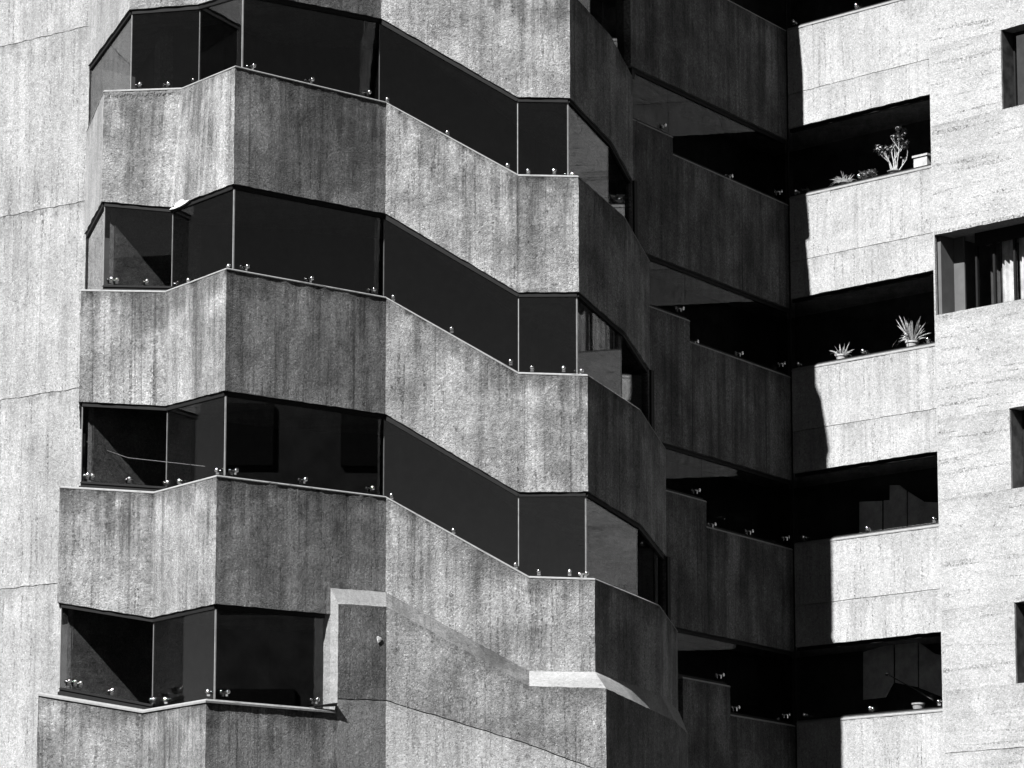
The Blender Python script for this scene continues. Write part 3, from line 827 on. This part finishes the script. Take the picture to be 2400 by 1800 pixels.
# small deep windows
for (z1, z0, kind) in ((za1, za0, 'plain'), (zc1, zc0, 'grid'), (zd1, zd0, 'plain')):
    back(sa - .1, sa + sO + .1, z1 + .1, z0 - .1, .75, M_CORE)
    for (u0, u1, v0, v1) in ((sa, sa + .05, z0, z1), (sa + sO - .05, sa + sO, z0, z1), (sa + .05, sa + sO - .05, z1 - .05, z1), (sa + .05, sa + sO - .05, z0, z0 + .05)):
        m = MB(); m.box(sR((u0 + u1) / 2, (v0 + v1) / 2, .30), Vector((dR.x, dR.y, 0)), Vector((nR.x, nR.y, 0)), Vector((0, 0, 1)), (u1 - u0) / 2, .025, (v1 - v0) / 2)
        m.build("window_frame", M_FRAME, block)
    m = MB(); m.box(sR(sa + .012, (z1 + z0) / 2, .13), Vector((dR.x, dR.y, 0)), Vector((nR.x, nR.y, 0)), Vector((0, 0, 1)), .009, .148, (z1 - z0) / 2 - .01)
    m.build("jamb_shade", M_JAMBSHADE, block)  # dark sheet over the left jamb, its shade put into the colour
    if kind == 'plain':
        pane(sR(sa + .05, 0, .30)[:2], sR(sa + sO - .05, 0, .30)[:2], (z1 - .05,) * 2, (z0 + .05,) * 2, block, M_CLEAR)
        m = MB(); m.box(sR(sa + .30, (z1 + z0) / 2 - .1, .31), Vector((dR.x, dR.y, 0)), Vector((nR.x, nR.y, 0)), Vector((0, 0, 1)), .022, .03, (z1 - z0) / 2 - .12)
        m.build("window_mullion", M_ALU, block)
    else:                                     # pale roller shutter with small slots
        n = 26; h0, h1 = z0 + .05, z1 - .36
        for j in range(n):
            zc = h0 + (h1 - h0) * (j + .5) / n
            m = MB(); m.box(sR(sa + sO / 2, zc, .33), Vector((dR.x, dR.y, 0)), Vector((nR.x, nR.y, 0)), Vector((0, 0, 1)), sO / 2 - .05, .006, (h1 - h0) / n * .43)
            m.build("shutter_slat", M_WHITE, block)
        back(sa + .05, sa + sO - .05, z1 - .06, z1 - .35, .33, M_FRAME, "shutter_box")
# wide opening with curtains
z1, z0 = zb1, zb0
def boxR(nm, s_a, s_b, v0, v1, off, th, mat, parent=None):
    m = MB(); m.box(sR((s_a + s_b) / 2, (v0 + v1) / 2, off), Vector((dR.x, dR.y, 0)), Vector((nR.x, nR.y, 0)), Vector((0, 0, 1)), (s_b - s_a) / 2, th / 2, (v1 - v0) / 2)
    return m.build(nm, mat, parent or block)
back(s0 - .1, sb + 2.8, z1 + .2, z0 - .3, 1.5, M_CORE)
slab("ceiling_slab", [sR(s0 - .05, z1 + .004, .33), sR(sE, z1 + .004, .33)], [sR(s0 - .05, z1 + .004, 1.6), sR(sE, z1 + .004, 1.6)], block, M_SOFFIT)
slab("floor_slab", [sR(s0 - .05, z0 - .3, .33), sR(sE, z0 - .3, .33)], [sR(s0 - .05, z0 - .3, 1.6), sR(sE, z0 - .3, 1.6)], block, M_CORE)
def sp_(px, py, off): q = at_line(px, py, CORN + nR * off, PRF + nR * off); return (Vector(q[:2]) - CORN - nR * off).dot(dR)
pa, pb = sp_(2226, 640, .42), sp_(2262, 640, .42)
boxR("upright_panel", pa, pb, z0 - .3, z1 + .0, .42, .03, M_PANEL)
wa = sp_(2291, 640, .40)
wf = z0 + .11
boxR("window_frame", wa - .02, wa + .02, z0, z1, .40, .06, M_FRAME)
boxR("window_frame", wa + .02, sb + 2.6, z1 - .22, z1, .40, .06, M_FRAME)
boxR("window_frame", wa + .02, sb + 2.6, z0 - .05, wf, .40, .06, M_PANEL)
for px in (2332, 2380): 
    u = sp_(px, 640, .40); boxR("window_mullion", u - .022, u + .022, wf, z1 - .22, .40, .05, M_FRAME)
pane(sR(wa + .02, 0, .40)[:2], sR(sb + 2.6, 0, .40)[:2], (z1 - .22,) * 2, (wf,) * 2, block, M_CLEAR)
def curtain(px0, px1, off, mat=M_CURT, folds=4):
    u0, u1 = sp_(px0, 640, off), sp_(px1, 640, off); V, Fc = [], []; n = folds * 8
    for i in range(n + 1):
        t = i / n; o = off + .025 * math.sin(t * folds * 2 * math.pi) + .012 * math.sin(t * folds * 5.1)
        for z in (wf - .02, z1 - .18):
            V.append(sR(u0 + (u1 - u0) * t, z, o)); V.append(sR(u0 + (u1 - u0) * t, z, o + .004))
    for i in range(n):
        a = i * 4; Fc += [(a, a + 4, a + 6, a + 2), (a + 1, a + 3, a + 7, a + 5), (a, a + 1, a + 5, a + 4), (a + 2, a + 6, a + 7, a + 3)]
    return mesh_obj("curtain", V, Fc, mat, block, smooth=True)
curtain(2350, 2384, .52, folds=3); curtain(2390, 2440, .52, folds=4); curtain(2322, 2352, .6, M_PANEL, folds=2)
# vertical rounded bead along the seam
post("seam_strip", *(sR(SEAM + .008, 0, .01)[:2]), 0, 34, .035, .05, math.atan2(dR.y, dR.x), M_RIGHT, block)

# ------------------------------------------------------------------ things on the sills
def shelf_point(px, py, off, k): return at_line(px, py, CORN + nR * off, PRF + nR * off)
def pot(parent, r=.11, h=.13, mat=M_POT):
    m = MB(); m.lathe(parent.location, [(r * .72, 0), (r * .9, h * .78), (r, h * .78), (r * 1.02, h), (r * .92, h), (r * .86, h * .86), (0.001, h * .86)], 24)
    return m.build("pot", mat, parent, smooth=True)
zsill = lambda k: lev[k][0]
# level 1 sill (window under band 0)
bpt = shelf_point(2097, 398, .32, 1); base = Vector((bpt.x, bpt.y, zsill(1) + .10))
t = thing("woody_plant", "tall bare-stemmed succulent bush in a round pot on the sill beside the white box", "plant", None, base)
pot(t, .13, .06)
rnd = random.Random(5); ms, ml = MB(), MB()
def branch(p, d, L, r, depth):
    pts = [p]; q = p.copy(); dd = d.normalized()
    for i in range(4):
        dd = (dd + Vector((rnd.uniform(-.18, .18), rnd.uniform(-.12, .12), rnd.uniform(-.02, .12)))).normalized(); q = q + dd * (L / 4); pts.append(q.copy())
    ms.tube(pts, [r * (1 - .12 * i) for i in range(5)], 6)
    if depth == 0:
        for i in range(11):
            a = rnd.uniform(0, 6.28); ld = Vector((math.cos(a), math.sin(a) * .7, rnd.uniform(-.7, .5)))
            ml.leaf(pts[-1 - rnd.randint(0, 1)], ld, Vector((0, 0, 1)), rnd.uniform(.035, .07), rnd.uniform(.011, .019), .2, 3)
        return
    for i in range(rnd.choice((2, 3))):
        a = rnd.uniform(0, 6.28); branch(pts[rnd.choice((2, 3, 4))], dd + Vector((math.cos(a) * .75, math.sin(a) * .4, rnd.uniform(-.1, .5))), L * .62, r * .6, depth - 1)
for (dx, dz, L) in ((-.42, 1, .30), (-.2, 1, .36), (-.08, 1, .38), (.05, 1, .44), (.14, 1, .40), (.3, 1, .32), (.5, .9, .26)):
    branch(base + Vector((dx * .12, 0, .05)), Vector((dx, rnd.uniform(-.1, .1), dz)), L, .013, 2)
ms.build("stem", M_STEM, t, smooth=True); ml.build("foliage", M_LEAF, t)
# white box with lid
bl_ = shelf_point(2166, 385, .34, 1); base = Vector((bl_.x, bl_.y, zsill(1) + .11))
t = thing("storage_box", "white lidded plastic box at the right end of the upper planted sill", "box", None, base)
X = Vector((dR.x, dR.y, 0)); Y = Vector((nR.x, nR.y, 0)); Z = Vector((0, 0, 1))
m = MB(); m.box(base + Z * .09, X, Y, Z, .15, .10, .09); m.build("box_body", M_WHITE, t)
m = MB(); m.box(base + Z * .195, X, Y, Z, .17, .12, .018); m.build("lid", M_WHITE, t)
# grassy trough and leafy low plant
def low_plant(name, label, px, off, seed, kind, spread, n, L):
    p = shelf_point(px, 430, off, 1); base = Vector((p.x, p.y, zsill(1) + .11)); t = thing(name, label, "plant", None, base); rnd = random.Random(seed); m = MB()
    mp = MB(); mp.lathe(base, [(.05, -.02), (.08, .03), (.07, .03), (.001, .025)], 16); mp.build("pot", M_SOIL, t, smooth=True)
    for i in range(n):
        o = base + X * rnd.uniform(-spread, spread) + Y * rnd.uniform(-.05, .05) + Z * .02
        if kind == 'grass':
            m.leaf(o, Vector((rnd.uniform(-1.2, .9), rnd.uniform(-.4, .4), rnd.uniform(.5, 1.3))), Vector((0, -1, .2)), L * rnd.uniform(.5, 1.1), .0045, rnd.uniform(.1, .9), 6)
        else:
            o = o + Z * rnd.uniform(0, L); m.leaf(o, Vector((rnd.uniform(-1, 1), rnd.uniform(-1, .4), rnd.uniform(-.3, .8))), Z, rnd.uniform(.03, .055), .014, .3, 3)
    m.build("foliage", M_LEAF, t)
low_plant("grassy_plant", "thin-bladed grassy plant low on the sill left of the leafy plant", 1978, .26, 3, 'grass', .09, 80, .30)
low_plant("leafy_plant", "low small-leaved plant on the sill between the grassy plant and the woody bush", 2034, .26, 4, 'leafy', .19, 230, .13)
low_plant("leafy_plant", "faint small plant in the shade nearest the inner corner on the upper sill", 1890, .26, 9, 'grass', .05, 22, .12)
# level 2 sill
def on_sill(px, k, off):
    p = shelf_point(px, 600, off, k); return Vector((p.x, p.y, zsill(k) + .05))
def spiky(name, label, px, k, off, r, L, n, seed):
    base = on_sill(px, k, off); t = thing(name, label, "plant", "spiky plants in white pots on the sill", base)
    pot(t, r, r * 1.15, M_WHITE); rnd = random.Random(seed); m = MB(); c = base + Vector((0, 0, r * 1.0))
    for i in range(n):
        a = rnd.uniform(0, 2 * math.pi); tilt = rnd.uniform(.05, 1.1)
        d = Vector((math.cos(a) * tilt, math.sin(a) * tilt * .6, 1)); l = L * rnd.uniform(.55, 1.0)
        m.leaf(c + Vector((math.cos(a), math.sin(a), 0)) * r * .3, d, Vector((0, -1, .3)), l, rnd.uniform(.006, .016), rnd.uniform(.0, 1.0), 7)
    m.build("foliage", M_LEAF, t, smooth=True)
spiky("spiky_plant", "small spiky plant in a white pot, left of the two on the sill", 1969, 2, .26, .11, .34, 34, 2)
spiky("spiky_plant", "large spiky plant in a white pot beside the seam of the board-marked wall", 2134, 2, .26, .12, .58, 44, 6)
base = on_sill(2030, 2, .22); t = thing("flowering_plant", "little heap of pale flowers on the sill between the two spiky plants", "plant", None, base); m = MB(); rnd = random.Random(8)
for i in range(26):
    m.leaf(base + X * rnd.uniform(-.02, .19) + Z * rnd.uniform(.0, .05), Vector((rnd.uniform(-1, 1), -.5, rnd.uniform(-.2, 1))), Z, .035, .013, .3, 3)
m.build("foliage", M_WHITE, t)
for (px, k, label) in ((2132, 4, "empty pale pot alone on the lowest sill of the sunlit wing"),):
    base = on_sill(px, k, .26); t = thing("flower_pot", label, "pot", None, base); pot(t, .115, .13, M_POT)
# pole leaning on the lowest sill, pale panels standing in for reflections in the lower loggia glass
p0 = at_line(2080, 1580, CORN + nR * .5, PRF + nR * .5); p1 = at_line(2188, 1640, CORN + nR * .2, PRF + nR * .2)
t = thing("parasol_pole", "thin folded parasol pole leaning diagonally behind the lowest sunlit window", "pole", None, p1)
m = MB(); m.tube([p0, p1], .011, 8); m.build("pole", M_STEEL, t, smooth=True)
m = MB(); m.sphere(p0, .045, 8, 6, .6); m.build("head", M_FRAME, t, smooth=True)
def inner_poly(nm, pix, off, mat, parent, th=.02):
    P = [at_line(a, b, CORN + nR * off, PRF + nR * off) for a, b in pix]; n3 = Vector((nR.x, nR.y, 0)) * th
    V = P + [p + n3 for p in P]; n = len(P)
    Fc = [tuple(range(n)), tuple(range(n, 2 * n))[::-1]] + [(i, i + n, (i + 1) % n + n, (i + 1) % n) for i in range(n)]
    return mesh_obj(nm, V, Fc, mat, parent)

for pix in ([(2014, 1250), (2014, 1176), (2066, 1174), (2066, 1246)], [(2071, 1246), (2071, 1173), (2085, 1172), (2085, 1137), (2107, 1137), (2124, 1150), (2124, 1240)],
            [(2128, 1240), (2128, 1152), (2165, 1176), (2205, 1178), (2205, 1232)],
            [(2023, 1640), (2023, 1528), (2093, 1508), (2093, 1600), (2075, 1634)], [(2098, 1600), (2098, 1506), (2122, 1500), (2150, 1503), (2150, 1610)], [(2154, 1612), (2154, 1506), (2190, 1532), (2215, 1538), (2215, 1636)]):
    inner_poly("reflection_panel", pix, 1.0, M_DIM, right)

# ------------------------------------------------------------------ small marks on the tower
# spalled corner with fresh mortar at the foot of band 1
c0, c1 = bots[1][2], bots[1][3]
rnd = random.Random(11); d = Vector((c1.x - c0.x, c1.y - c0.y)).normalized(); no = Vector((d.y, -d.x))
def spall(t, z, o): return Vector((c0.x + d.x * t + no.x * o, c0.y + d.y * t + no.y * o, c0.z + (c1.z - c0.z) * t / (c1 - c0).length + z))
outl = [(-.02, -.035), (.06, -.012), (.12, -.02), (.17, .03), (.24, .025), (.29, .055), (.36, .05), (.40, .015), (.56, .0), (.44, -.03), (.30, -.045), (.14, -.05)]
V = [spall(t_, z_, .012 + rnd.uniform(0, .006)) for t_, z_ in outl] + [spall(t_, z_, -.05) for t_, z_ in outl]
n = len(outl); Fc = [tuple(range(n))[::-1], tuple(range(n, 2 * n))] + [(i, (i + 1) % n, (i + 1) % n + n, i + n) for i in range(n)]
mesh_obj("broken_edge", V, Fc, M_BREAK, tower)
# dark moss that hangs under the coping of band 1, and a few scars below it
m = MB(); rnd = random.Random(21); q1, q2 = tops[1][1], tops[1][2]; dd = Vector((q2.x - q1.x, q2.y - q1.y, 0)).normalized(); no3 = Vector((dd.y, -dd.x, 0))
for i in range(210):
    t_ = rnd.betavariate(1.6, 1.8) * .92 + .03; z_ = q1.z + (q2.z - q1.z) * t_ - .028 - abs(rnd.gauss(0, .028))
    p = Vector((q1.x + (q2.x - q1.x) * t_, q1.y + (q2.y - q1.y) * t_, z_)) + no3 * .004
    m.leaf(p, Vector((rnd.uniform(-.4, .4), 0, -1)) + no3 * .3, no3, rnd.uniform(.015, .045), rnd.uniform(.004, .009), .1, 2)
for (sx_, sy_, n_) in ((312, 330, 16), (305, 345, 12), (318, 322, 8), (433, 275, 10), (440, 388, 9), (446, 262, 6), (309, 295, 6)):
    c = at_line(sx_, sy_, q1 if sx_ < 420 else q2, q2 if sx_ < 420 else tops[1][3])
    for i in range(n_):
        p = c + dd * rnd.gauss(0, .014) + Vector((0, 0, rnd.gauss(0, .02))) + no3 * .006
        m.leaf(p, Vector((.5, 0, 1)), no3, .022, .007, 0, 2)
o = m.build("moss", M_SOIL, tower); o['kind'] = 'stuff'
# blob of white mortar on the foot
V = []; c = at_line(888, 1499, K4, E4); nf = Vector((E4.x - K4.x, E4.y - K4.y)).normalized(); nn_ = Vector((nf.y, -nf.x, 0))
for r_, z_ in ((1, 0.0), (.75, .006), (.01, .008)):
    for i in range(10):
        a = i / 10 * 6.283; q = r_ * (.055 + .015 * math.sin(3 * a + 1)); V.append(c + Vector((nf.x, nf.y, 0)) * (q * math.cos(a)) + Vector((0, 0, 1)) * (q * .9 * math.sin(a)) + nn_ * (z_ + .006))
Fc = [(i + j * 10, (i + 1) % 10 + j * 10, (i + 1) % 10 + (j + 1) * 10, i + (j + 1) * 10) for j in range(2) for i in range(10)]
mesh_obj("mortar_blob", V, Fc, M_BREAK, tower)
# bent flashing tab at the right end of the lowest sill
a = at_line(735, 1655, D4, E4); b = at_line(786, 1650, D4, E4); dd = (b - a); dd.z = 0; dd.normalize(); nn2 = Vector((dd.y, -dd.x, 0))
m = MB(); V = [a + nn2 * .01, b + nn2 * .045 + Vector((0, 0, .015)), b + nn2 * .045 + Vector((0, 0, -.035)), a + nn2 * .01 + Vector((0, 0, -.01)), a - nn2 * .1, b - nn2 * .05 + Vector((0, 0, .02)), b - nn2 * .05 + Vector((0, 0, -.035)), a - nn2 * .1 + Vector((0, 0, -.01))]
mesh_obj("sill_flashing", V, [(0, 3, 2, 1), (4, 5, 6, 7), (0, 1, 5, 4), (3, 7, 6, 2), (1, 2, 6, 5), (0, 4, 7, 3)], M_FRAME, tower)
# slack cable behind the glass of the third window from the top
gp2 = plan_offset(bots[2], .06); pts = []
for (px, py) in ((203, 1035), (240, 1052), (300, 1073), (345, 1078), (400, 1084), (480, 1093)):
    pts.append(at_line(px, py, Vector((gp2[1].x, gp2[1].y + .35)), Vector((gp2[2].x, gp2[2].y + .45))))
t = thing("slack_cable", "thin pale cable sagging behind the left panes of the tower's third window band", "cable", None, pts[0])
m = MB(); m.tube(pts, .005, 5); m.build("cable", M_WHITE, t)
